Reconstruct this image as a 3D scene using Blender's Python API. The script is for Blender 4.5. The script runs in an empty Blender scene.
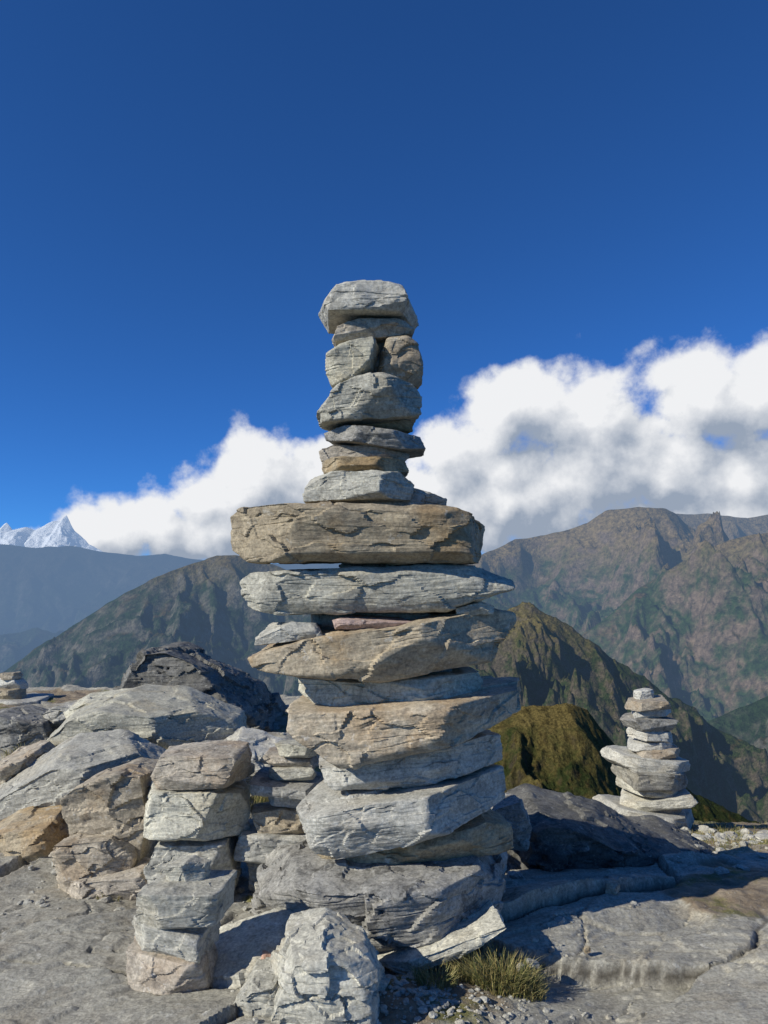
import bpy, math, random
import numpy as np
from mathutils import Vector, Matrix

random.seed(7)
RS = np.random.RandomState(11)
scene = bpy.context.scene
scene.view_settings.view_transform = 'Standard'
scene.view_settings.look = 'None'
scene.view_settings.exposure = 0

# ------------------------------------------------------------------ survey of the site
EYE = 1.4
FOC = 740.0
def W(a, b, Y):
    """site survey: bearing a / inclination b sighted from the eye point, at distance Y (m)"""
    return ((a-384)*Y/FOC, Y, EYE-(b-600)*Y/FOC)

# ------------------------------------------------------------------ noise
_perm = RS.permutation(256); _perm = np.concatenate([_perm, _perm, _perm])
_g = RS.normal(size=(256, 3)); _g /= np.linalg.norm(_g, axis=1)[:, None]
def perlin(x, y, z):
    x = np.asarray(x, float); y = np.asarray(y, float); z = np.asarray(z, float)
    x, y, z = np.broadcast_arrays(x, y, z)
    xi = np.floor(x).astype(int); yi = np.floor(y).astype(int); zi = np.floor(z).astype(int)
    xf = x-xi; yf = y-yi; zf = z-zi
    xi &= 255; yi &= 255; zi &= 255
    f = lambda t: t*t*t*(t*(t*6-15)+10)
    u, v, w = f(xf), f(yf), f(zf)
    def gr(i, j, k):
        h = _perm[_perm[_perm[xi+i]+yi+j]+zi+k]
        g = _g[h]
        return g[..., 0]*(xf-i)+g[..., 1]*(yf-j)+g[..., 2]*(zf-k)
    def L(a, b, t): return a+(b-a)*t
    return L(L(L(gr(0,0,0), gr(1,0,0), u), L(gr(0,1,0), gr(1,1,0), u), v),
             L(L(gr(0,0,1), gr(1,0,1), u), L(gr(0,1,1), gr(1,1,1), u), v), w)*1.5
def fbm(x, y, z, o=4, r=0.5):
    s = 0; a = 1.0; f = 1.0
    for i in range(o):
        s = s+a*perlin(x*f+i*7.3, y*f+i*3.1, z*f+i*5.7); a *= r; f *= 2.03
    return s
def ridged(x, y, z, o=5, r=0.5):
    s = 0; a = 1.0; f = 1.0; w = 1.0
    for i in range(o):
        n = 1-np.abs(perlin(x*f+i*7.3, y*f+i*3.1, z*f+i*5.7))*1.6
        n = np.clip(n, 0, 1)**2
        s = s+a*n*w; w = np.clip(n*1.6, 0, 1); a *= r; f *= 2.03
    return s
def sstep(a, b, x):
    t = np.clip((x-a)/(b-a), 0, 1); return t*t*(3-2*t)

# ------------------------------------------------------------------ node helpers
class NT:
    def __init__(s, nt): s.nt = nt; s.n = nt.nodes; s.l = nt.links
    def put(s, inp, v):
        if isinstance(v, bpy.types.NodeSocket): s.l.new(v, inp)
        elif v is not None: inp.default_value = v
    def math(s, op, a, b=None, c=None, clamp=False):
        m = s.n.new('ShaderNodeMath'); m.operation = op; m.use_clamp = clamp
        s.put(m.inputs[0], a); s.put(m.inputs[1], b)
        if c is not None: s.put(m.inputs[2], c)
        return m.outputs[0]
    def vec(s, op, a, b=None, scale=None):
        m = s.n.new('ShaderNodeVectorMath'); m.operation = op
        s.put(m.inputs[0], a); s.put(m.inputs[1], b)
        if scale is not None: s.put(m.inputs['Scale'], scale)
        return m.outputs['Value'] if op in ('LENGTH', 'DOT_PRODUCT', 'DISTANCE') else m.outputs[0]
    def noise(s, v, scale, detail=5, rough=0.55, dist=0.0, color=False):
        m = s.n.new('ShaderNodeTexNoise'); s.put(m.inputs['Vector'], v)
        m.inputs['Scale'].default_value = scale; m.inputs['Detail'].default_value = detail
        m.inputs['Roughness'].default_value = rough; m.inputs['Distortion'].default_value = dist
        return m.outputs['Color'] if color else m.outputs[0]
    def voro(s, v, scale, feature='F1', out='Distance', rand=1.0):
        m = s.n.new('ShaderNodeTexVoronoi'); s.put(m.inputs['Vector'], v); m.feature = feature
        m.inputs['Scale'].default_value = scale; m.inputs['Randomness'].default_value = rand
        return m.outputs[out]
    def mapr(s, v, a, b, c=0.0, d=1.0, smooth=False):
        m = s.n.new('ShaderNodeMapRange'); s.put(m.inputs['Value'], v)
        if smooth: m.interpolation_type = 'SMOOTHSTEP'
        m.inputs[1].default_value = a; m.inputs[2].default_value = b
        m.inputs[3].default_value = c; m.inputs[4].default_value = d
        return m.outputs[0]
    def mix(s, f, a, b, blend='MIX'):
        m = s.n.new('ShaderNodeMix'); m.data_type = 'RGBA'; m.blend_type = blend
        s.put(m.inputs[0], f)
        for i, v in ((6, a), (7, b)):
            if isinstance(v, tuple) and len(v) == 3: v = v+(1,)
            s.put(m.inputs[i], v)
        return m.outputs[2]
    def mapping(s, v, sc=(1,1,1), rot=(0,0,0), loc=(0,0,0)):
        m = s.n.new('ShaderNodeMapping'); s.put(m.inputs[0], v)
        m.inputs['Scale'].default_value = sc; m.inputs['Rotation'].default_value = rot
        m.inputs['Location'].default_value = loc
        return m.outputs[0]
    def attr(s, name, out='Fac'):
        m = s.n.new('ShaderNodeAttribute'); m.attribute_name = name; return m.outputs[out]
    def bump(s, h, strength, dist, normal=None):
        m = s.n.new('ShaderNodeBump'); s.put(m.inputs['Height'], h)
        m.inputs['Strength'].default_value = strength; m.inputs['Distance'].default_value = dist
        if normal is not None: s.l.new(normal, m.inputs['Normal'])
        return m.outputs[0]

def new_mat(name):
    m = bpy.data.materials.new(name); m.use_nodes = True
    nt = NT(m.node_tree); b = m.node_tree.nodes['Principled BSDF']
    return m, nt, b

def rock_nodes(t, co, foli, light, mid, stain, dark, stain_amt=0.5, dark_amt=0.5):
    big = t.noise(co, 3.6, 6, 0.62)
    fo = t.noise(foli, 3.0, 10, 0.68, 0.5)
    fo2 = t.noise(foli, 12.0, 6, 0.65, 0.3)
    fine = t.noise(co, 75, 6, 0.75)
    med = t.noise(co, 16, 8, 0.7)
    c = t.mix(t.mapr(t.math('ADD', t.math('MULTIPLY', fo, 0.5), t.math('MULTIPLY', med, 0.5)), 0.41, 0.59), mid, light)
    c = t.mix(t.math('MULTIPLY', t.mapr(big, 0.48, 0.64, smooth=True), stain_amt), c, stain)
    c = t.mix(t.math('MULTIPLY', t.mapr(fo2, 0.55, 0.67), 0.34), c, tuple(x*0.5 for x in mid))
    li = t.noise(co, 9, 9, 0.8, 0.3)
    c = t.mix(t.math('MULTIPLY', t.mapr(li, 0.53, 0.59, smooth=True), dark_amt), c, dark)
    wl = t.noise(t.vec('ADD', co, (5, 3, 9)), 18, 6, 0.7)
    c = t.mix(t.math('MULTIPLY', t.mapr(wl, 0.60, 0.66, smooth=True), 0.40), c, (0.60, 0.59, 0.53))
    c = t.mix(0.7, c, t.mix(t.mapr(fine, 0.34, 0.66), (0.22, 0.22, 0.22), (0.76, 0.76, 0.76)), 'OVERLAY')
    h = t.math('ADD', t.math('MULTIPLY', fo, 0.50), t.math('MULTIPLY', fo2, 0.28))
    h = t.math('ADD', h, t.math('MULTIPLY', fine, 0.22))
    h = t.math('ADD', h, t.math('MULTIPLY', med, 0.42))
    return c, h

def rock_mat(name, light, mid, stain, dark, stain_amt=0.5, dark_amt=0.5):
    m, t, b = new_mat(name)
    tc = t.n.new('ShaderNodeTexCoord').outputs['Object']
    oi = t.n.new('ShaderNodeObjectInfo').outputs['Random']
    off = t.vec('SCALE', (17.0, 31.0, 23.0), scale=oi)
    co = t.vec('ADD', tc, off)
    foli = t.mapping(co, (1.2, 1.2, 7.0), (0.08, 0.07, 0))
    c, h = rock_nodes(t, co, foli, light, mid, stain, dark, stain_amt, dark_amt)
    oi2 = t.math('FRACT', t.math('MULTIPLY', oi, 7.31))
    hs = t.n.new('ShaderNodeHueSaturation'); t.put(hs.inputs['Color'], c)
    t.put(hs.inputs['Value'], t.mapr(oi2, 0, 1, 0.82, 1.15))
    t.put(hs.inputs['Saturation'], t.mapr(t.math('FRACT', t.math('MULTIPLY', oi, 13.7)), 0, 1, 0.7, 1.3))
    t.put(b.inputs['Base Color'], hs.outputs[0])
    b.inputs['Roughness'].default_value = 0.75
    b.inputs['Specular IOR Level'].default_value = 0.3
    t.put(b.inputs['Normal'], t.bump(h, 0.9, 0.013))
    return m

M_grey = rock_mat('grey_schist', (0.54, 0.52, 0.43), (0.36, 0.35, 0.295), (0.42, 0.36, 0.25), (0.15, 0.145, 0.12), 0.42, 0.38)
M_warm = rock_mat('weathered_schist', (0.47, 0.405, 0.295), (0.31, 0.265, 0.195), (0.34, 0.24, 0.135), (0.12, 0.10, 0.075), 0.65, 0.42)
M_dark = rock_mat('lichen_schist', (0.40, 0.385, 0.33), (0.235, 0.228, 0.20), (0.28, 0.245, 0.18), (0.07, 0.068, 0.06), 0.4, 0.68)
M_pink = rock_mat('pink_stone', (0.50, 0.36, 0.30), (0.38, 0.27, 0.22), (0.36, 0.24, 0.16), (0.15, 0.12, 0.10), 0.5, 0.3)
M_black = rock_mat('dark_boulder', (0.20, 0.195, 0.175), (0.095, 0.093, 0.085), (0.14, 0.13, 0.10), (0.04, 0.04, 0.038), 0.4, 0.7)
MATS = {'g': M_grey, 'w': M_warm, 'd': M_dark, 'p': M_pink, 'b': M_black}

# ------------------------------------------------------------------ stones
import bmesh
_tmpl = {}
def template(n):
    if n not in _tmpl:
        bm = bmesh.new(); bmesh.ops.create_cube(bm, size=2)
        bmesh.ops.subdivide_edges(bm, edges=bm.edges[:], cuts=n, use_grid_fill=True)
        v = np.array([x.co[:] for x in bm.verts]); f = [[q.index for q in p.verts] for p in bm.faces]
        bm.free(); _tmpl[n] = (v, f)
    return _tmpl[n]

def make_mesh(name, v, f, mat, smooth=True, sharp=None):
    me = bpy.data.meshes.new(name)
    me.from_pydata(v.tolist() if hasattr(v, 'tolist') else v, [], f)
    me.update()
    if mat: me.materials.append(mat)
    if smooth:
        me.polygons.foreach_set('use_smooth', [True]*len(me.polygons))
        if sharp: me.set_sharp_from_angle(angle=math.radians(sharp))
    return me

def add_obj(name, me, loc=(0,0,0), rot=None, parent=None):
    ob = bpy.data.objects.new(name, me); scene.collection.objects.link(ob)
    if parent is not None:
        ob.parent = parent; ob.location = Vector(loc)-parent.location
    else: ob.location = loc
    if rot: ob.rotation_euler = rot
    return ob

def convex(pts):
    pts = sorted(set(pts))
    def half(ps):
        h = []
        for p in ps:
            while len(h) > 1 and (h[-1][0]-h[-2][0])*(p[1]-h[-2][1])-(h[-1][1]-h[-2][1])*(p[0]-h[-2][0]) <= 0: h.pop()
            h.append(p)
        return h
    a = half(pts); b = half(pts[::-1])
    return a[:-1]+b[:-1]          # CCW

def stone(name, outline, Y, ty, parent=None, mat='g', seed=0, yc=None, n=26, tilt=None,
          p=90, rough=1.0, yaw=0.0, chips=9, topslope=0.0, frac=0.45, cut=(0.90, 0.99), arris=0.0):
    """outline: sighted profile (bearing, inclination) at distance Y ; ty: thickness front-back (m)"""
    r = random.Random(seed*131+7)
    rs = np.random.RandomState(seed*17+3)
    pts = [W(a, b, Y) for a, b in outline]
    xs = [q[0] for q in pts]; zs = [q[2] for q in pts]
    cx = (min(xs)+max(xs))/2; cz = (min(zs)+max(zs))/2
    if tilt is None:
        P = np.array([[q[0]-cx, q[2]-cz] for q in pts])
        w_, v_ = np.linalg.eigh(P.T@P); ax = v_[:, 1]
        ang = math.atan2(ax[1], ax[0])
        if ang > math.pi/2: ang -= math.pi
        if ang < -math.pi/2: ang += math.pi
        tilt = ang if abs(ang) < 0.6 else 0.0
    ca, sa = math.cos(-tilt), math.sin(-tilt)
    loc2 = [((q[0]-cx)*ca-(q[2]-cz)*sa, (q[0]-cx)*sa+(q[2]-cz)*ca) for q in pts]
    hull = convex(loc2)
    hx = max(abs(a) for a, b in hull); hz = max(abs(b) for a, b in hull); hy = ty/2
    planes = []
    m = len(hull)
    for i in range(m):
        a = hull[i]; b = hull[(i+1) % m]
        nx, nz = b[1]-a[1], -(b[0]-a[0]); l = math.hypot(nx, nz)
        if l < 1e-6: continue
        nx /= l; nz /= l
        d = nx*a[0]+nz*a[1]
        side = abs(nx)
        ny = r.uniform(-0.30, 0.35)*side+r.uniform(-0.10, 0.04)*(1 if nz > 0 else -1)
        if nz > 0.5: ny -= topslope
        planes.append((nx, ny, nz, max(d, 0.004)))
        if arris > 0 and abs(nz) > 0.7:
            # broken arris between the front face and the bed faces
            k = r.uniform(0.5, 1.1); b_ = arris*r.uniform(0.6, 1.7)
            planes.append((nx, -k, nz, max(d+k*hy*0.95-b_, 0.01)))
    planes.append((r.uniform(-0.30, 0.05), -1, r.uniform(-0.15, 0.30), hy*0.95))
    if r.random() < 0.85: planes.append((r.uniform(0.35, 0.9), -1, r.uniform(-0.3, 0.3), (hy+hx*0.35)*r.uniform(0.80, 1.05)))
    if r.random() < 0.7: planes.append((r.uniform(-0.9, -0.4), -1, r.uniform(-0.3, 0.3), (hy+hx*0.35)*r.uniform(0.85, 1.10)))
    if r.random() < 0.6: planes.append((r.uniform(-0.2, 0.2), -1, r.uniform(-0.9, -0.5), hy*r.uniform(0.95, 1.10)))
    planes.append((r.uniform(-0.2, 0.2), 1, r.uniform(-0.2, 0.2), hy))
    C = np.array([(a, s*hy, b) for a, b in hull for s in (-1, 1)])
    for i in range(int(chips*1.7)):
        th = r.uniform(0, 2*math.pi)
        nv = np.array([math.cos(th)*min(1, hz/hx*2.0), math.sin(th)*min(1, hz/hy*2.0), r.uniform(-1, 1)])
        nv /= np.linalg.norm(nv)
        sup = (C@nv).max()
        planes.append((nv[0], nv[1], nv[2], sup*r.uniform(*cut)))
    V, F = template(n)
    v = V*np.array([hx, hy, hz])
    PL = np.array(planes)
    q = np.clip(v@PL[:, :3].T/PL[:, 3], 0, None)
    mx = q.max(axis=1, keepdims=True)
    f = mx[:, 0]*(((q/mx)**p).sum(axis=1))**(1.0/p)
    v = v/f[:, None]
    me = make_mesh(name, v, F, None, True)
    nr = np.zeros(len(v)*3); me.vertex_normals.foreach_get('vector', nr); nr = nr.reshape(-1, 3)
    o = seed*3.77
    x, y, z = v[:, 0]+o, v[:, 1]+o*0.7, v[:, 2]+o*1.3
    side = np.clip(1.25-1.4*np.abs(nr[:, 2]), 0, 1)
    A = rough*min(hz, 0.10)
    d = np.zeros(len(v))
    for cnt, off, til, zw in ((22, 0.085, 0.16, 1.8), (90, 0.04, 0.12, 2.6)):
        site = v[rs.randint(0, len(v), cnt)]
        met = np.array([1, 1, zw])
        wv = v+0.25*A*np.stack([perlin(x*14, y*14, z*14), perlin(x*14+9, y*14, z*14), perlin(x*14, y*14+9, z*14)], 1)
        dd = ((wv*met)[:, None, :]-(site*met)[None])**2
        ci = dd.sum(-1).argmin(1)
        offs = rs.uniform(-1, 1, cnt)*off*A; g = rs.normal(size=(cnt, 3))*til
        dl = offs[ci]+np.clip((g[ci]*(v-site[ci])).sum(1), -0.2*A, 0.2*A)
        d += dl*(0.45+0.55*side)*frac
    nl = perlin(x*1.3, y*1.3, z*17)*1.2+0.15*perlin(x*8, y*8, z*12)
    st = nl*2.2; fl = np.floor(st); st = fl+sstep(0.85, 1.0, st-fl)
    d += st/2.2*side*0.0045*rough*min(1, hz/0.05)
    nc = np.abs(perlin(x*0.9+3, y*0.9, z*20+5)+0.06*perlin(x*12, y*12, z*12))
    d -= (1-sstep(0, 0.05, nc))*side*0.005*rough*min(1, hz/0.06)*sstep(0.0, 0.3, perlin(x*2.5, y*2.5, z*9))
    d += fbm(x*9, y*9, z*12, 3, 0.5)*0.0035*rough*min(1, hz/0.05)
    d += fbm(x*34, y*34, z*40, 2, 0.6)*0.0014*rough*min(1, hz/0.04)
    v = v+nr*d[:, None]
    me.vertices.foreach_set('co', v.ravel()); me.update()
    me.set_sharp_from_angle(angle=math.radians(26))
    me.materials.append(MATS[mat])
    yy = Y+ty*0.28 if yc is None else yc
    return add_obj(name, me, (cx, yy, cz), (0, -tilt, yaw), parent)

def boxpoly(l, t_, r_, b, seed, k=0.14, lean=0.0):
    q = random.Random(seed); w = r_-l; h = b-t_
    e = lambda s: q.uniform(0.0, k)*s
    P = [(l+e(w), t_+e(h)), (r_-e(w), t_+e(h)*0.6), (r_-e(w)*0.5, b-e(h)), (l+e(w)*1.2, b-e(h)*0.4)]
    if q.random() < 0.6: P.append((l+w*q.uniform(0.3, 0.7), t_-0.04*h))
    if q.random() < 0.6: P.append((r_+0.01*w, t_+h*q.uniform(0.3, 0.7)))
    if q.random() < 0.6: P.append((l-0.01*w, t_+h*q.uniform(0.3, 0.7)))
    if q.random() < 0.5: P.append((l+w*q.uniform(0.3, 0.7), b+0.04*h))
    return [(a, bb-lean*(a-(l+r_)/2)) for a, bb in P]

def empty(name, loc):
    e = bpy.data.objects.new(name, None); e.location = loc; e.empty_display_size = 0.2
    scene.collection.objects.link(e); return e

# ------------------------------------------------------------------ summit ground
def hbase(x, y):
    x = np.asarray(x, float); y = np.asarray(y, float)
    right = -0.235*np.clip(y-3.6, 0, None)
    left = 0.07*np.clip(y-3.5, 0, None)
    k = sstep(-0.9, 0.5, x+0.0*y)
    z = left*(1-k)+right*k
    z = z+0.05*fbm(x*0.5, y*0.5, 3.3+0*x, 3)
    edge = 8.6+0.6*perlin(x*0.6, 0*x, 1.7+0*x)
    z = z-0.9*np.clip(y-edge, 0, None)
    z = z-0.8*np.clip(-x-5.4, 0, None)-0.7*np.clip(x-6.2, 0, None)
    return z
def ground_at(a, b):
    Y = 2.0
    while Y < 12:
        x, _, z = W(a, b, Y)
        if z <= float(hbase(x, Y)): return Y
        Y += 0.02
    return Y

def voronoi(x, y, seed=0):
    xi = np.floor(x).astype(int); yi = np.floor(y).astype(int)
    f1 = np.full(x.shape, 9.0); f2 = np.full(x.shape, 9.0)
    idv = np.zeros(x.shape); dx1 = np.zeros(x.shape); dy1 = np.zeros(x.shape)
    for i in (-1, 0, 1):
        for j in (-1, 0, 1):
            h = _perm[(_perm[(xi+i+seed) & 255]+yi+j) & 255]
            h2 = _perm[(h+91) & 255]; h3 = _perm[(h2+57) & 255]
            dx = (xi+i+h/255.0)-x; dy = (yi+j+h2/255.0)-y
            d = np.hypot(dx, dy)
            c = d < f1
            f2 = np.where(c, f1, np.minimum(f2, d))
            idv = np.where(c, h3/255.0, idv); dx1 = np.where(c, dx, dx1); dy1 = np.where(c, dy, dy1)
            f1 = np.where(c, d, f1)
    return f1, f2, idv, dx1, dy1

uu = np.linspace(-1, 1, 900); gx = 0.2+6.4*np.sign(uu)*np.abs(uu)**1.45
gy = 1.3+8.9*np.linspace(0, 1, 820)**1.5
X, Yg = np.meshgrid(gx, gy)
Z = hbase(X, Yg)
wx = X+0.16*fbm(X*0.9, Yg*0.9, 0*X+5, 3)+0.010*fbm(X*9, Yg*9, 0*X+5, 3); wy = Yg+0.16*fbm(X*0.9, Yg*0.9, 0*X+9, 3)+0.010*fbm(X*9, Yg*9, 0*X+8, 3)
ang = math.radians(24)
ux = (wx*math.cos(ang)+wy*math.sin(ang))*0.70; uy = (-wx*math.sin(ang)+wy*math.cos(ang))*1.5
f1, f2, idv, dx1, dy1 = voronoi(ux, uy, 3)
dirt = sstep(4.7, 5.6, Yg+0.9*fbm(X*0.8, Yg*0.8, 0*X+2, 4))*sstep(-0.3, 0.6, X)
dirt = np.maximum(dirt, 0.9*sstep(0.12, 0.42, fbm(X*0.9+4, Yg*0.9, 0*X+7, 4))*sstep(3.1, 3.6, Yg))
gm = np.exp(-(((X-0.05)/0.40)**2+((Yg-2.65)/0.25)**2))
dirt = np.clip(np.maximum(dirt, gm*1.1), 0, 1)
rk = 1-dirt
edge_ = f2-f1
cw = 0.025+0.04*sstep(-0.1, 0.5, fbm(X*1.5, Yg*1.5, 0*X+31, 2))
crack = 1-sstep(0.15, 1, edge_/cw)
plate = (idv-0.5)*0.09+((idv*7 % 1)-0.5)*0.15*dx1+((idv*13 % 1)-0.5)*0.16*dy1
g1, g2, id2, ex, ey = voronoi(ux*2.3+3, uy*2.9+7, 40)
crack2 = (1-sstep(0.1, 1, (g2-g1)/0.05))*sstep(0.4, 0.6, id2)
Z = Z+rk*(plate*(1-crack)-0.040*crack+((id2-0.5)*0.012+((id2*7 % 1)-0.5)*0.03*ex)*(1-crack2)-0.008*crack2)
sx = (X*math.cos(ang)+Yg*math.sin(ang)); sy = (-X*math.sin(ang)+Yg*math.cos(ang))
tl = fbm(sx*0.7, sy*2.2, 0*X+12, 4, 0.45)*7; fl = np.floor(tl); terr = fl+sstep(0.88, 1.0, tl-fl)
Z = Z+rk*terr*0.009
Z = Z+rk*(0.004*perlin(sx*2, sy*22, 0*X)+0.006*fbm(X*3, Yg*3, 0*X, 3)+0.0015*fbm(X*30, Yg*30, 0*X, 3))
Z = Z+dirt*(0.02*fbm(X*4, Yg*4, 0*X, 4)+0.012*fbm(X*14, Yg*14, 0*X, 3))
ny_, nx_ = X.shape
V = np.stack([X.ravel(), Yg.ravel(), Z.ravel()], 1)
I = np.arange(ny_*nx_).reshape(ny_, nx_)
F = np.stack([I[:-1, :-1].ravel(), I[:-1, 1:].ravel(), I[1:, 1:].ravel(), I[1:, :-1].ravel()], 1).tolist()

m, t, b = new_mat('summit_rock_and_soil')
co = t.n.new('ShaderNodeTexCoord').outputs['Object']
foli = t.mapping(co, (1.2, 5.0, 3.0), (0, 0, -ang))
c, h = rock_nodes(t, co, foli, (0.43, 0.41, 0.335), (0.29, 0.275, 0.228), (0.36, 0.31, 0.22), (0.14, 0.132, 0.11), 0.45, 0.35)
sn = t.noise(co, 9, 8, 0.7); sf = t.noise(co, 60, 5, 0.7)
soil = t.mix(t.mapr(sn, 0.4, 0.62), (0.19, 0.145, 0.095), (0.32, 0.26, 0.18))
soil = t.mix(t.mapr(t.noise(co, 2.3, 7, 0.65), 0.5, 0.6, smooth=True), soil, (0.17, 0.16, 0.055))
soil = t.mix(t.mapr(sf, 0.6, 0.68), soil, (0.40, 0.37, 0.31))
dm = t.mapr(t.math('ADD', t.attr('dirt'), t.math('MULTIPLY', t.math('SUBTRACT', sn, 0.5), 0.9)), 0.35, 0.6)
c = t.mix(dm, c, soil)
c = t.mix(t.math('MULTIPLY', t.attr('crack'), 0.85), c, (0.07, 0.06, 0.045))
t.put(b.inputs['Base Color'], c); b.inputs['Roughness'].default_value = 0.8
b.inputs['Specular IOR Level'].default_value = 0.3
h = t.math('ADD', h, t.math('MULTIPLY', t.math('MULTIPLY', sf, dm), 0.8))
t.put(b.inputs['Normal'], t.bump(h, 0.9, 0.016))
M_ground = m
me = make_mesh('ground', V, F, M_ground, True, 35)
for nm, arr in (('dirt', dirt), ('crack', np.maximum(sstep(0.5, 1, crack), crack2*0.35)*rk)):
    at = me.attributes.new(nm, 'FLOAT', 'POINT'); at.data.foreach_set('value', arr.ravel().astype(np.float32))
add_obj('ground', me)

# ------------------------------------------------------------------ main cairn
Yc = 3.30
cairn = empty('stone_cairn', (W(385, 900, 3.2)[0], Yc, 0.0))
S = [
 ('w', 0.10, [(358,291),(362,284),(374,284),(382,291),(370,296)], 0.0),
 ('g', 0.32, [(321,307),(328,297),(350,292),(395,293),(411,300),(415,312),(408,319),(370,320),(328,319)], -0.02),
 ('w', 0.25, [(332,338),(335,330),(356,322),(400,323),(411,331),(410,336),(380,339),(336,344)], 0.01),
 ('g', 0.26, [(329,380),(333,360),(352,345),(374,341),(379,350),(373,372),(354,387),(332,390)], -0.01),
 ('w', 0.30, [(377,354),(386,341),(406,340),(420,352),(421,375),(416,386),(388,383),(376,377)], 0.03),
 ('g', 0.37, [(319,411),(328,398),(360,383),(380,379),(412,390),(421,402),(419,416),(390,423),(322,427)], -0.03),
 ('w', 0.20, [(357,422),(372,418),(410,421),(408,431),(358,430)], 0.03),
 ('d', 0.36, [(326,432),(340,427),(420,438),(425,450),(400,453),(330,442)], -0.01),
 ('w', 0.29, [(323,454),(335,446),(390,448),(405,456),(400,462),(325,462)], 0.03),
 ('w', 0.33, [(322,466),(340,461),(404,462),(408,472),(390,476),(324,474)], -0.01),
 ('g', 0.42, [(307,482),(322,473),(395,474),(412,486),(408,504),(308,506)], -0.02),
 ('d', 0.36, [(360,494),(410,488),(449,499),(447,510),(430,514),(360,511)], 0.05),
 ('w', 0.66, [(232,517),(245,509),(340,508),(458,512),(483,521),(484,545),(472,563),(250,561),(233,552)], -0.02),
 ('g', 0.60, [(254,580),(268,571),(340,568),(470,569),(493,579),(491,597),(450,610),(300,614),(260,610)], 0.03),
 ('g', 0.34, [(262,633),(285,622),(318,623),(324,637),(270,643)], -0.10),
 ('p', 0.30, [(335,619),(350,615),(403,618),(405,626),(338,626)], -0.12),
 ('g', 0.30, [(452,604),(470,599),(484,603),(480,612),(455,613)], -0.08),
 ('w', 0.66, [(262,648),(300,635),(400,631),(482,608),(508,612),(511,622),(482,662),(400,675),(330,669),(273,663)], -0.03),
 ('g', 0.54, [(297,677),(340,675),(478,670),(482,690),(472,704),(335,722),(300,696)], 0.04),
 ('w', 0.68, [(294,703),(330,726),(440,704),(520,688),(523,711),(482,727),(350,756),(330,753),(298,730)], -0.03),
 ('g', 0.54, [(316,766),(360,759),(480,736),(501,738),(501,763),(420,782),(330,786)], 0.05),
 ('g', 0.66, [(301,803),(330,794),(400,788),(501,768),(505,800),(440,819),(360,841),(307,830)], -0.03),
 ('w', 0.54, [(309,844),(345,848),(480,815),(502,822),(504,847),(440,857),(330,863)], 0.05),
 ('d', 0.80, [(252,908),(260,884),(290,863),(330,858),(480,848),(506,872),(504,905),(430,937),(315,947),(258,927)], -0.02),
]
for i, (mt, ty, ol, dy) in enumerate(S):
    big = ty > 0.45
    Ym = Yc-0.12*ty
    last = i == len(S)-1
    stone('stone_%d' % (i+1), ol, Ym, ty, cairn, mt, seed=20+i, yc=Yc+dy, n=96 if last else (84 if big else 52), rough=1.5 if last else (1.0 if big else 0.8),
          chips=6 if big else 5, frac=0.9 if last else 0.45, arris=0.022 if big else 0.012)
for i, (l, tp, r_, bt) in enumerate([(340,560,440,572), (300,612,455,634), (340,660,460,680), (345,690,470,735), (345,745,480,800), (340,800,480,850), (350,330,402,390), (345,412,400,436), (340,300,400,335)]):
    stone('hearting_%d' % (i+1), boxpoly(l, tp, r_, bt, 60+i), Yc-0.02, 0.30 if i < 6 else 0.12, cairn, 'd', seed=80+i, yc=Yc+0.06, n=14)

# ------------------------------------------------------------------ other cairns
def stack(name, levels, tyf=0.8, mats='gwgd', seed=0, base=None, n=18, lean=0.06, rough=0.9):
    l, tp, r_, bt = levels[-1]
    Y0 = ground_at((l+r_)/2, bt) if base is None else base
    c0 = W((l+r_)/2, bt, Y0); e = empty(name, c0)
    q = random.Random(seed)
    for i, (l, tp, r_, bt) in enumerate(levels):
        wd = (r_-l)*Y0/FOC
        stone('stone_%d' % (i+1), boxpoly(l-2, tp+0.5, r_+2, bt+0.5, seed*50+i, lean=q.uniform(-lean, lean)), Y0,
              wd*tyf*q.uniform(0.85, 1.15), e, mats[i % len(mats)], seed=seed*40+i, yc=Y0+0.08+q.uniform(-0.03, 0.03), n=n,
              rough=rough, yaw=q.uniform(-0.25, 0.25), chips=4, arris=0.008)
    return e
stack('stone_cairn', [(641,690,655,700),(633,699,668,710),(636,708,672,718),(631,717,676,730),(638,729,672,742),
      (634,741,672,750),(640,748,681,757),(617,755,686,771),(622,768,684,785),(630,783,680,794),(626,793,692,805),
      (634,804,678,815),(612,808,690,822),(605,816,650,833),(640,818,693,833)], 0.9, 'gwgdg', 5, base=7.0, n=22, lean=0.14, rough=0.6)
stack('stone_cairn', [(152,752,240,788),(145,788,245,838),(150,837,232,895)], 0.75, 'wgg', 6, n=60, lean=0.08)
stack('stone_cairn', [(160,868,200,907),(132,887,226,923),(128,922,205,957),(124,948,212,987)], 0.75, 'gggw', 7, n=50, lean=0.16)
stack('stone_cairn', [(276,744,316,756),(262,756,318,768),(266,768,312,780),(250,780,322,794),(268,794,316,808),(252,808,320,832),
      (236,832,322,858),(246,858,330,890)], 0.8, 'gwgd', 8, n=34, lean=0.10)
stack('stone_cairn', [(0,672,16,680),(-4,679,18,690),(-8,688,20,700),(-20,698,48,712)], 0.8, 'wg', 9, base=8.0, n=16)
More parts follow.
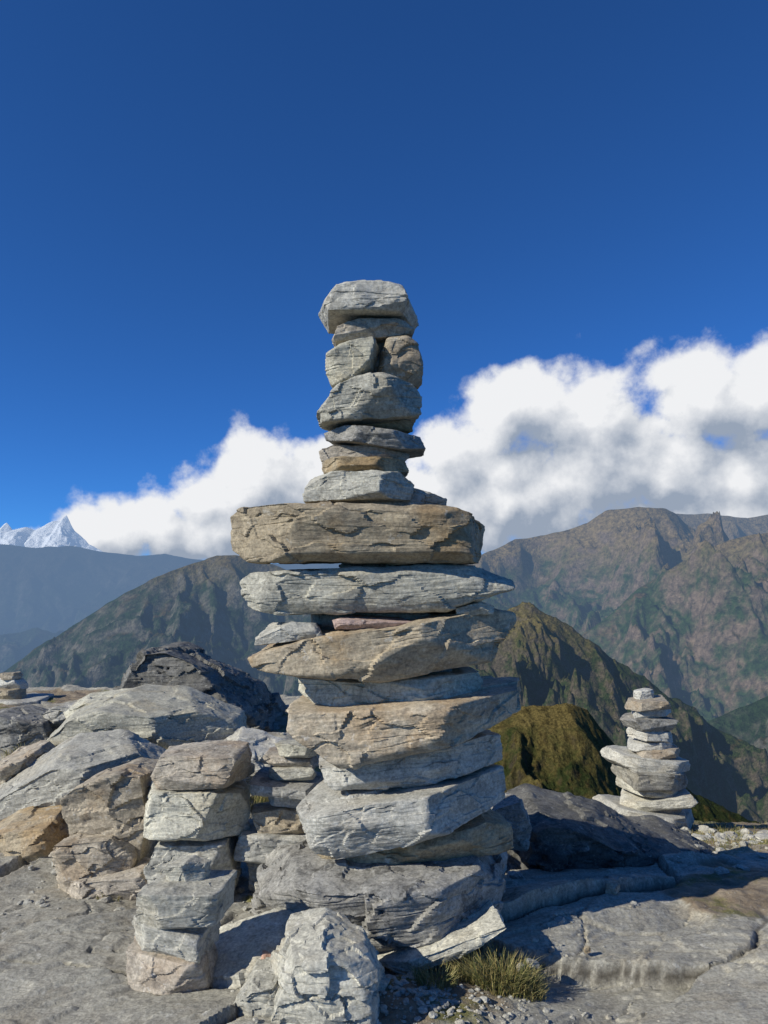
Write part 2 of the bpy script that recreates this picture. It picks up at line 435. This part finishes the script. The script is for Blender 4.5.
# ------------------------------------------------------------------ boulders and slabs
def rock(name, ol, ty, mat='g', seed=0, base=None, n=56, rough=1.3, tilt=None, yaw=0, chips=6, ts=0.0, frac=0.55, cut=(0.86, 0.98)):
    bt = max(q[1] for q in ol); mid = sum(q[0] for q in ol)/len(ol)
    Y0 = ground_at(mid, bt-4) if base is None else base
    return stone(name, ol, Y0, ty, None, mat, seed, n=n, rough=rough, tilt=tilt, yaw=yaw, chips=chips, topslope=ts, frac=frac, cut=cut)
rock('boulder', [(104,705),(122,670),(146,649),(168,647),(225,676),(250,700),(272,742),(200,760),(106,760)], 1.0, 'b', 201, base=6.6, n=90, rough=2.6, tilt=0, chips=5, frac=0.9)
rock('boulder', [(62,800),(80,785),(120,770),(150,775),(158,820),(150,868),(110,880),(66,850)], 0.42, 'w', 202, tilt=0.2, n=64, chips=4)
rock('boulder', [(50,862),(60,842),(110,838),(134,855),(130,885),(90,892),(54,888)], 0.3, 'w', 203, tilt=0, chips=4)
rock('boulder', [(270,988),(284,955),(325,946),(362,958),(382,990),(378,1040),(320,1055),(268,1040)], 0.40, 'g', 204, base=2.45, tilt=0, n=80, chips=5, rough=1.2, frac=0.8, cut=(0.8, 0.95))
rock('boulder', [(236,1000),(250,985),(280,980),(294,1000),(290,1040),(236,1040)], 0.25, 'g', 205, base=2.48, chips=4)
rock('boulder', [(252,965),(262,956),(278,960),(276,976),(256,978)], 0.1, 'p', 206, n=14, base=2.72)
rock('rock_slab', [(28,748),(62,718),(110,702),(185,706),(230,724),(236,742),(190,756),(60,766)], 0.8, 'g', 210, base=5.2, rough=1.4, ts=0.10, n=70, chips=3)
rock('rock_slab', [(60,712),(80,700),(130,696),(160,702),(150,716),(70,722)], 0.5, 'g', 223, base=5.8, rough=1.6, ts=0.10)
rock('rock_slab', [(-40,720),(0,712),(40,722),(48,742),(0,755),(-50,755)], 0.7, 'd', 211, base=6.0)
rock('rock_slab', [(44,716),(60,706),(88,706),(90,722),(50,728)], 0.3, 'g', 224, base=6.2)
rock('rock_slab', [(-30,806),(10,782),(50,756),(120,752),(154,768),(150,790),(90,812),(0,835)], 0.7, 'g', 212, base=4.3, rough=1.4, ts=0.12, n=70, chips=4)
rock('rock_slab', [(-40,790),(-10,765),(30,752),(44,768),(10,795),(-30,805)], 0.5, 'w', 225, base=4.7, rough=1.3, ts=0.1)
rock('rock_slab', [(-40,850),(0,828),(50,818),(66,850),(30,868),(-40,880)], 0.45, 'w', 213, base=3.9, ts=0.1, chips=4)
rock('rock_slab', [(205,758),(235,742),(280,750),(296,772),(250,786),(210,780)], 0.45, 'g', 214, base=5.0, ts=0.15)
rock('rock_slab', [(150,762),(190,752),(232,758),(236,776),(170,784)], 0.5, 'd', 226, base=4.9, ts=0.1)
rock('rock_slab', [(372,966),(430,950),(500,920),(505,927),(472,948),(400,974)], 0.26, 'g', 215, base=2.88, chips=3)
rock('rock_slab', [(140,992),(170,978),(260,948),(330,955),(300,975),(200,1000)], 0.42, 'g', 216, base=2.75, ts=0.1, chips=3)
rock('rock_slab', [(500,870),(510,834),(545,816),(600,826),(660,856),(700,874),(690,890),(560,900)], 0.8, 'b', 217, base=4.3, rough=1.8, tilt=0, chips=5, frac=0.8)
rock('rock_slab', [(560,850),(600,836),(680,842),(740,866),(760,880),(640,880)], 0.7, 'b', 227, base=4.9, rough=1.6, chips=5, frac=0.8)
rock('rock_slab', [(488,830),(500,808),(520,802),(530,830),(520,850),(492,850)], 0.4, 'd', 218, base=4.0)
rock('rock_slab', [(60,882),(140,872),(160,887),(150,900),(70,905)], 0.25, 'w', 219, base=3.5)
rock('rock_slab', [(730,875),(768,868),(800,880),(800,900),(740,898)], 0.5, 'w', 220, base=4.6)
# loose rubble lying around the feet of the cairns
rub = empty('rubble', (0, 3.0, 0))
qr = random.Random(99)
for i in range(50):
    zz = qr.choice([(20,250,870,1010),(390,560,960,1020),(220,320,870,960),(480,620,870,960),(560,768,835,870),(0,240,770,870)])
    a = qr.uniform(zz[0], zz[1]); b_ = qr.uniform(zz[2], zz[3]); Y0 = ground_at(a, b_)
    s = qr.uniform(0.03, 0.09)*FOC/Y0*(0.6 if b_ > 900 else 1); hh = s*qr.uniform(0.3, 0.7)
    stone('piece_%d' % (i+1), boxpoly(a-s/2, b_-hh, a+s/2, b_+2, 300+i, lean=qr.uniform(-0.2, 0.2)), Y0, s*Y0/FOC*qr.uniform(0.6, 1), rub, qr.choice('gwdg'), seed=300+i, n=14, yaw=qr.uniform(0, 1), chips=4)

# ------------------------------------------------------------------ gravel
bm = bmesh.new(); bmesh.ops.create_icosphere(bm, subdivisions=2, radius=1)
iv = np.array([q.co[:] for q in bm.verts]); jf = [[q.index for q in p.verts] for p in bm.faces]; bm.free()
vv = []; ff = []; k = 0
zones = [((420,1000), 0.50, 0.24, 650, 0.003, 0.018), ((300,930), 0.5, 0.25, 140, 0.006, 0.03), ((140,880), 0.9, 0.6, 200, 0.005, 0.03),
         ((620,850), 1.8, 1.2, 600, 0.008, 0.045), ((700,840), 1.5, 0.8, 300, 0.01, 0.07), ((60,780), 1.5, 1.0, 260, 0.01, 0.06), ((560,960), 0.8, 0.5, 60, 0.004, 0.015)]
def groundz(x, y):
    i = min(max(int(np.searchsorted(gy, y)), 0), ny_-1); j = min(max(int(np.searchsorted(gx, x)), 0), nx_-1)
    return float(Z[i, j])
for (a, b_), rx, ry, cnt, s0, s1 in zones:
    Y0 = ground_at(a, b_); x0 = W(a, b_, Y0)[0]
    for _ in range(cnt):
        x = random.gauss(x0, rx*0.5); y = random.gauss(Y0, ry*0.5)
        s = s0+(s1-s0)*random.random()**3
        sc = np.array([s*random.uniform(0.7, 1.4), s*random.uniform(0.6, 1.2), s*random.uniform(0.35, 0.8)])
        jit = 1+0.22*RS.normal(size=(len(iv), 1)).clip(-1, 1)
        an = random.uniform(0, 6.28); R = np.array([[math.cos(an), -math.sin(an), 0], [math.sin(an), math.cos(an), 0], [0, 0, 1]])
        vv.append((iv*jit*sc)@R.T+np.array([x, y, groundz(x, y)+sc[2]*0.3]))
        ff += [[q+k for q in f] for f in jf]; k += len(iv)
me = make_mesh('gravel', np.concatenate(vv), ff, M_grey, False)
add_obj('gravel', me)

# ------------------------------------------------------------------ grass
m, t, b = new_mat('dry_grass')
rnd = t.attr('tone')
c = t.mix(rnd, (0.09, 0.12, 0.03), (0.38, 0.30, 0.12))
t.put(b.inputs['Base Color'], c); b.inputs['Roughness'].default_value = 0.6
M_grass = m
def grass(name, tufts):
    vv = []; ff = []; tone = []
    for (x0, y0, rad, cnt, hh) in tufts:
        for _ in range(cnt):
            a = random.uniform(0, 6.283); rr = rad*math.sqrt(random.random())
            x = x0+rr*math.cos(a); y = y0+rr*math.sin(a)*0.8; z = groundz(x, y)-0.01
            an = a+random.uniform(-1.2, 1.2); lean = random.uniform(0.1, 0.9); H = hh*random.uniform(0.4, 1.1)*(1-0.4*rr/rad)
            w = random.uniform(0.0007, 0.0016)*(1+y0*0.12); dx, dy = math.cos(an), math.sin(an)
            pa = random.uniform(0, 3.14); px, py = math.cos(pa)*w, math.sin(pa)*w
            k = len(vv)
            for s_, wd in ((0, 1), (0.5, 0.8), (0.85, 0.45)):
                ox = lean*H*s_**2; zz = z+H*s_*(1-0.3*lean*s_)
                vv.append((x+dx*ox-px*wd, y+dy*ox-py*wd, zz)); vv.append((x+dx*ox+px*wd, y+dy*ox+py*wd, zz))
            vv.append((x+dx*lean*H, y+dy*lean*H, z+H*(1-0.3*lean)))
            tn = random.random(); tone += [tn]*7
            ff += [[k, k+1, k+3, k+2], [k+2, k+3, k+5, k+4], [k+4, k+5, k+6]]
    me = make_mesh(name, vv, ff, M_grass, False)
    at = me.attributes.new('tone', 'FLOAT', 'POINT'); at.data.foreach_set('value', tone)
    return add_obj(name, me)
def T(a, b_, rad, cnt, hh):
    Y0 = ground_at(a, b_); return (W(a, b_, Y0)[0], Y0, rad, cnt, hh)
tf = [T(503, 972, 0.12, 1300, 0.20), T(474, 970, 0.09, 600, 0.15), T(526, 978, 0.07, 350, 0.13), T(436, 982, 0.08, 350, 0.11)]
grass('grass_tuft', tf)
tf = [T(85, 748, 0.3, 700, 0.20), T(168, 762, 0.22, 900, 0.26), T(250, 800, 0.15, 500, 0.18), T(242, 835, 0.12, 400, 0.16), T(120, 760, 0.2, 400, 0.16), T(30,760,0.2,300,0.14),
      T(505, 850, 0.15, 300, 0.12), T(345, 990, 0.05, 120, 0.08), T(110, 900, 0.06, 120, 0.07), T(260,905,0.06,120,0.08)]
for (a, b_, Y0) in ((80,740,4.95),(98,742,4.9),(165,746,4.85),(182,750,4.8)):
    x, _, z = W(a, b_, Y0); tf.append((x, Y0, 0.13, 400, max(0.1, z-float(hbase(x, Y0))+0.08)))
for i in range(110):
    tf.append(T(random.uniform(495, 780), random.uniform(825, 848), random.uniform(0.08, 0.3), 110, random.uniform(0.04, 0.10)))
grass('grass', tf)

# ------------------------------------------------------------------ mountains
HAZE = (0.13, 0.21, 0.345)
def mountain_mat(name, low, high, rockc, line, band, scale, snow=None, L=15000.0, bumpd=1.0, rs=(0.78, 0.55), haze=HAZE):
    m, t, b = new_mat(name)
    geo = t.n.new('ShaderNodeNewGeometry'); pos = geo.outputs['Position']; nor = geo.outputs['Normal']
    sp = t.n.new('ShaderNodeSeparateXYZ'); t.l.new(pos, sp.inputs[0])
    ns = t.n.new('ShaderNodeSeparateXYZ'); t.l.new(nor, ns.inputs[0])
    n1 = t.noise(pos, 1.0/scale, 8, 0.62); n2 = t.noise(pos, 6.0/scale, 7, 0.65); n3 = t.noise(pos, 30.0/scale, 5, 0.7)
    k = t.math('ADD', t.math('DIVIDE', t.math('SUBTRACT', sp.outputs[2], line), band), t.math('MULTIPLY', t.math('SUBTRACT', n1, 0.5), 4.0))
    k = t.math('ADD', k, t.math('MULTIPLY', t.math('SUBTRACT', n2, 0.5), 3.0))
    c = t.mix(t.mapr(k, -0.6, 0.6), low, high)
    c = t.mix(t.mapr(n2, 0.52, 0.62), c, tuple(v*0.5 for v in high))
    rk = t.math('MULTIPLY', t.mapr(ns.outputs[2], rs[0], rs[1]), t.mapr(n2, 0.4, 0.6))
    c = t.mix(rk, c, rockc)
    c = t.mix(0.7, c, t.mix(t.mapr(n3, 0.35, 0.65), (0.15, 0.15, 0.15), (0.8, 0.8, 0.8)), 'OVERLAY')
    if snow is not None:
        c = t.mix(t.mapr(t.math('ADD', sp.outputs[2], t.math('MULTIPLY', t.math('SUBTRACT', n1, 0.5), 3000)), snow, snow+300), c, (0.85, 0.87, 0.9))
    t.put(b.inputs['Base Color'], c); b.inputs['Roughness'].default_value = 0.95
    b.inputs['Specular IOR Level'].default_value = 0.05
    hh = t.math('ADD', n2, t.math('MULTIPLY', n3, 0.35))
    t.put(b.inputs['Normal'], t.bump(hh, 0.8, scale*0.13*bumpd))
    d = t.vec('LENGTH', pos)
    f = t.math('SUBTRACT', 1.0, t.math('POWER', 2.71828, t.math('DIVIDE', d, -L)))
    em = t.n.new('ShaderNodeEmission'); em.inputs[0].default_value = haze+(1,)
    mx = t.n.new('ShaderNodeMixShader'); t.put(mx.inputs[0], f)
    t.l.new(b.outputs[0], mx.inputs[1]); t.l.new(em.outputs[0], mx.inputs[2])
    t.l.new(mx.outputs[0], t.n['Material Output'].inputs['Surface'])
    return m

def ridge(name, crest, Y0, front, back, foot, mat, seed, spur=0.28, nx=560, nf=240, nb=40, cres=0.012, sw=None, power=1.05):
    cp = np.array([(W(a, b_, Y0)[0], W(a, b_, Y0)[2]) for a, b_ in crest])
    xs = np.linspace(cp[0, 0], cp[-1, 0], nx)
    cz = np.interp(xs, cp[:, 0], cp[:, 1])
    tt = np.concatenate([np.linspace(-1, 0, nb, endpoint=False), np.linspace(0, 1, nf)])
    XX, TT = np.meshgrid(xs, tt)
    CZ = np.broadcast_to(cz, XX.shape)
    rel = np.median(cz)-foot
    sw = sw or rel*0.9
    wob = fbm(xs/sw*0.7, 0*xs+seed, 0*xs, 3)*front*0.16
    YY = Y0+wob[None, :]-np.where(TT > 0, TT*front, TT*back)
    a = np.abs(TT)
    env = (1-a**power)
    ZZ = foot+(CZ-foot)*env
    xw = XX+0.25*sw*fbm(XX/sw*1.3, YY/sw*1.3, 0*XX+seed+4.4, 3)
    r = ridged(xw/sw, YY/sw*0.45, 0*XX+seed, 7, 0.55)-0.9
    r = np.minimum(r, 0.9)
    mask = np.clip(a*3.2, 0, 1)**1.0*np.clip((1-a)*3, 0, 1)
    ZZ = ZZ+r*spur*rel*mask
    r2 = ridged(xw/sw*2.7+5, YY/sw*1.3, 0*XX+seed+2, 5, 0.55)-0.8
    ZZ = ZZ+r2*spur*0.28*rel*np.clip(a*9, 0, 1)*np.clip((1-a)*3, 0, 1)
    ZZ = ZZ+fbm(XX/sw*5, YY/sw*5, 0*XX+seed, 5, 0.55)*rel*cres*(0.5+a*4)
    ZZ = ZZ+(ridged(XX/sw*3.2, 0*YY, 0*XX+seed+9, 4)-0.8)*rel*cres*1.0*np.exp(-a*25)
    n0, n1 = XX.shape
    V = np.stack([XX.ravel(), YY.ravel(), ZZ.ravel()], 1); I = np.arange(n0*n1).reshape(n0, n1)
    F = np.stack([I[:-1, :-1].ravel(), I[1:, :-1].ravel(), I[1:, 1:].ravel(), I[:-1, 1:].ravel()], 1).tolist()
    me = make_mesh(name, V, F, mat, True)
    return add_obj(name, me)

G1 = (0.035, 0.052, 0.020); R1 = (0.16, 0.145, 0.11)
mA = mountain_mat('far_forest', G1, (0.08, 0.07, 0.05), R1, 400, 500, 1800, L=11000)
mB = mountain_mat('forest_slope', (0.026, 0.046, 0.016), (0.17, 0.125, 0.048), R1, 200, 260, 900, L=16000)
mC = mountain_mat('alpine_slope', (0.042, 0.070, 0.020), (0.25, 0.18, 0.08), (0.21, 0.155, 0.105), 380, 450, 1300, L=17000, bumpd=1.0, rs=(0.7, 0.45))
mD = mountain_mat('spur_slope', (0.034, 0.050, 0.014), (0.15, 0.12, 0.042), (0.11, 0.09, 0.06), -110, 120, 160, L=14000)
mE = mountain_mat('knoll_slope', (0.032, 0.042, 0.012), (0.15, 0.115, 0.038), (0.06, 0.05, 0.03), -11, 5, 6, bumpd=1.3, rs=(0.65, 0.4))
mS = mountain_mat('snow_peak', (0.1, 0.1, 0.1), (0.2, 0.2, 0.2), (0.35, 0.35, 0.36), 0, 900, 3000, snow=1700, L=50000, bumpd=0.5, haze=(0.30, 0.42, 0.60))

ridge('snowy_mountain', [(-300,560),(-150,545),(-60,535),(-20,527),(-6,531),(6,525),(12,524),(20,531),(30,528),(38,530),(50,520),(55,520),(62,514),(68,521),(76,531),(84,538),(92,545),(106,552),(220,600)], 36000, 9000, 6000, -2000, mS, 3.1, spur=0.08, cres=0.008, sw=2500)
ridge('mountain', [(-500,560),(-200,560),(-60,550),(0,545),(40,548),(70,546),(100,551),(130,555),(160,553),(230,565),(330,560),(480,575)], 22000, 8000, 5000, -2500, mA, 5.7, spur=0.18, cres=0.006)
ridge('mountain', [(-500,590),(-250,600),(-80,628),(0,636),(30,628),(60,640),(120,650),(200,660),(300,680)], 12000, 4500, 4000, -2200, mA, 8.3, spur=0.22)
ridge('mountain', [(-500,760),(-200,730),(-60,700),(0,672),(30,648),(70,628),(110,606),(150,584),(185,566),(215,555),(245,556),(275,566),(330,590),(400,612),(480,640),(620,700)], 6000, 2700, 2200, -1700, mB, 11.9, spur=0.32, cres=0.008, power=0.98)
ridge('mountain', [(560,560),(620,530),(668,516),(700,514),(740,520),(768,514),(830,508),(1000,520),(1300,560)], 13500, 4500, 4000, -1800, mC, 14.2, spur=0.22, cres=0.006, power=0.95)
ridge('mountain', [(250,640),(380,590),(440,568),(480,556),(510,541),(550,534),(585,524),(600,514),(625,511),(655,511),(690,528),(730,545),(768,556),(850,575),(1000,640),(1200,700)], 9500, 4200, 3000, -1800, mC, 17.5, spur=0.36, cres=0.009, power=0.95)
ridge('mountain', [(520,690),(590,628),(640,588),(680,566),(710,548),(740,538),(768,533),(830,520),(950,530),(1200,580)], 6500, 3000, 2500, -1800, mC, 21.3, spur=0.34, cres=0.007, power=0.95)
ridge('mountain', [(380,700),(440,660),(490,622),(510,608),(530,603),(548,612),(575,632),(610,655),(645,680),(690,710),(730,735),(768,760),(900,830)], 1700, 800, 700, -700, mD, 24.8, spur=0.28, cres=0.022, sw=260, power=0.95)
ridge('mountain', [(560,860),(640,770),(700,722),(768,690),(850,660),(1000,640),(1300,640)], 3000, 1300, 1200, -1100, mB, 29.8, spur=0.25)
ridge('hill', [(330,800),(430,760),(480,728),(505,712),(535,704),(565,702),(590,712),(612,735),(640,765),(690,790),(768,825),(900,900)], 62, 40, 30, -38, mE, 33.3, spur=0.12, cres=0.016, power=1.15, sw=12)

# valley and lower hillside: one sheet out to the horizon
rr = np.concatenate([[3.0], np.geomspace(7.5, 70000, 150)]); th = np.linspace(0, 2*math.pi, 241)
R_, T_ = np.meshgrid(rr, th)
XX = R_*np.sin(T_); YY = R_*np.cos(T_)+1.5
ZZ = -2.2-0.75*np.clip(R_-8, 0, 2600)+0.0
ZZ = np.maximum(ZZ, -1700)+fbm(XX/900, YY/900, 0*XX, 5)*np.clip(R_*0.08, 0, 160)
V = np.stack([XX.ravel(), YY.ravel(), ZZ.ravel()], 1); I = np.arange(R_.size).reshape(R_.shape)
F = np.stack([I[:-1, :-1].ravel(), I[:-1, 1:].ravel(), I[1:, 1:].ravel(), I[1:, :-1].ravel()], 1).tolist()
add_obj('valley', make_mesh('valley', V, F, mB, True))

# ------------------------------------------------------------------ light
sd = Vector((-0.82, -0.42, 0.57)).normalized()
sl = bpy.data.lights.new('sun', 'SUN'); sl.energy = 5.0; sl.angle = math.radians(0.5); sl.color = (1.0, 0.95, 0.84)
so = bpy.data.objects.new('sun', sl); so.rotation_euler = (-sd).to_track_quat('-Z', 'Y').to_euler(); so.location = (-20, -12, 20)
scene.collection.objects.link(so)

w = bpy.data.worlds.new('World'); scene.world = w; w.use_nodes = True
t = NT(w.node_tree)
g = bpy.data.node_groups.new('cloud_density', 'ShaderNodeTree')
g.interface.new_socket('Vector', in_out='INPUT', socket_type='NodeSocketVector')
g.interface.new_socket('Density', in_out='OUTPUT', socket_type='NodeSocketFloat')
q = NT(g); gi = q.n.new('NodeGroupInput'); go = q.n.new('NodeGroupOutput')
dirn = gi.outputs[0]
wn = q.noise(dirn, 7.0, 3, 0.5, color=True)
wv = q.vec('SCALE', q.vec('SUBTRACT', wn, (0.5, 0.5, 0.5)), scale=0.05)
sp = q.n.new('ShaderNodeSeparateXYZ'); q.l.new(q.vec('ADD', dirn, wv), sp.inputs[0])
az = q.math('ARCTAN2', sp.outputs[0], sp.outputs[1]); el = q.math('ARCSINE', sp.outputs[2])
cb = q.n.new('ShaderNodeCombineXYZ'); q.l.new(az, cb.inputs[0]); q.l.new(el, cb.inputs[1])
blobs = [(268,480,64,54),(210,502,62,40),(165,522,54,36),(110,534,60,32),(40,552,90,26),(230,535,140,36),(330,485,55,55),(-60,548,90,30),
         (705,400,76,54),(768,390,50,44),(850,400,60,60),(590,420,86,52),(505,412,48,46),(455,455,54,48),(640,475,170,54),(745,470,80,50),(520,500,130,50),(420,505,80,44),
         (700,520,220,40),(900,470,120,70)]
D = None
for (a, b_, ra, rb) in blobs:
    A = math.atan((a-384)/FOC); E = math.atan((600-b_)/FOC*math.cos(A))
    v = q.vec('SUBTRACT', cb.outputs[0], (A, E, 0))
    v = q.vec('MULTIPLY', v, (FOC/ra*(1+((a-384)/FOC)**2)*1.0, FOC/rb, 0))
    l = q.vec('LENGTH', v)
    D = l if D is None else q.math('SMOOTH_MIN', D, l, 0.18)
n1 = q.noise(dirn, 11.0, 7, 0.56)
vn = q.voro(q.vec('ADD', dirn, q.vec('SCALE', wn, scale=0.03)), 24.0, 'F1')
n2 = q.noise(dirn, 36.0, 6, 0.62)
den = q.math('SUBTRACT', 1.15, D)
den = q.math('ADD', den, q.math('MULTIPLY', q.math('SUBTRACT', n1, 0.5), 1.6))
den = q.math('ADD', den, q.math('MULTIPLY', q.math('SUBTRACT', n2, 0.5), 0.6))
den = q.math('ADD', den, q.math('MULTIPLY', q.math('SUBTRACT', 0.45, vn), 0.50))
q.l.new(den, go.inputs[0])

tc = t.n.new('ShaderNodeTexCoord').outputs['Generated']
dv = t.vec('NORMALIZE', tc)
def dens(v):
    n = t.n.new('ShaderNodeGroup'); n.node_tree = g; t.l.new(v, n.inputs[0]); return n.outputs[0]
d0 = dens(dv); d1 = dens(t.vec('ADD', dv, (-0.014, 0, 0.016))); d2 = dens(t.vec('ADD', dv, (-0.035, 0, 0.050)))
alpha = t.mapr(d0, 0.0, 0.48, smooth=True)
df = t.math('ADD', t.math('MULTIPLY', t.math('SUBTRACT', d0, d1), 0.66), t.math('MULTIPLY', t.math('SUBTRACT', d0, d2), 0.42))
thick = t.mapr(d2, 0.0, 1.3, 0.15, -0.34)
shade = t.math('ADD', t.math('ADD', df, thick), 0.60)
sz = t.n.new('ShaderNodeSeparateXYZ'); t.l.new(dv, sz.inputs[0])
shade = t.math('ADD', shade, t.mapr(sz.outputs[2], 0.08, 0.26, -0.16, 0.10))
shade = t.mapr(shade, 0.05, 1.05)
ccol = t.mix(shade, (0.31, 0.37, 0.47), (0.87, 0.88, 0.90))
sky = t.n.new('ShaderNodeTexSky'); sky.sky_type = 'NISHITA'; sky.sun_disc = False
sky.sun_elevation = math.asin(sd.z); sky.sun_rotation = math.atan2(sd.x, sd.y)
sky.altitude = 3800; sky.air_density = 1.0; sky.dust_density = 0.1; sky.ozone_density = 8
STR = 0.10
bg = t.n['Background']; bg.inputs[1].default_value = STR
skyc = t.vec('MULTIPLY', sky.outputs[0], (0.50, 0.98, 1.35))
cc = t.vec('SCALE', ccol, scale=1.0/STR)
fin = t.mix(alpha, skyc, cc)
t.l.new(fin, bg.inputs[0])

# ------------------------------------------------------------------ camera
cam = bpy.data.cameras.new('camera'); co_ = bpy.data.objects.new('camera', cam)
co_.location = (0, 0, EYE); co_.rotation_euler = (math.radians(90), 0, 0)
cam.sensor_fit = 'HORIZONTAL'; cam.sensor_width = 36; cam.lens = FOC/768*36; cam.shift_y = 88/768
cam.clip_start = 0.05; cam.clip_end = 150000
scene.collection.objects.link(co_); scene.camera = co_
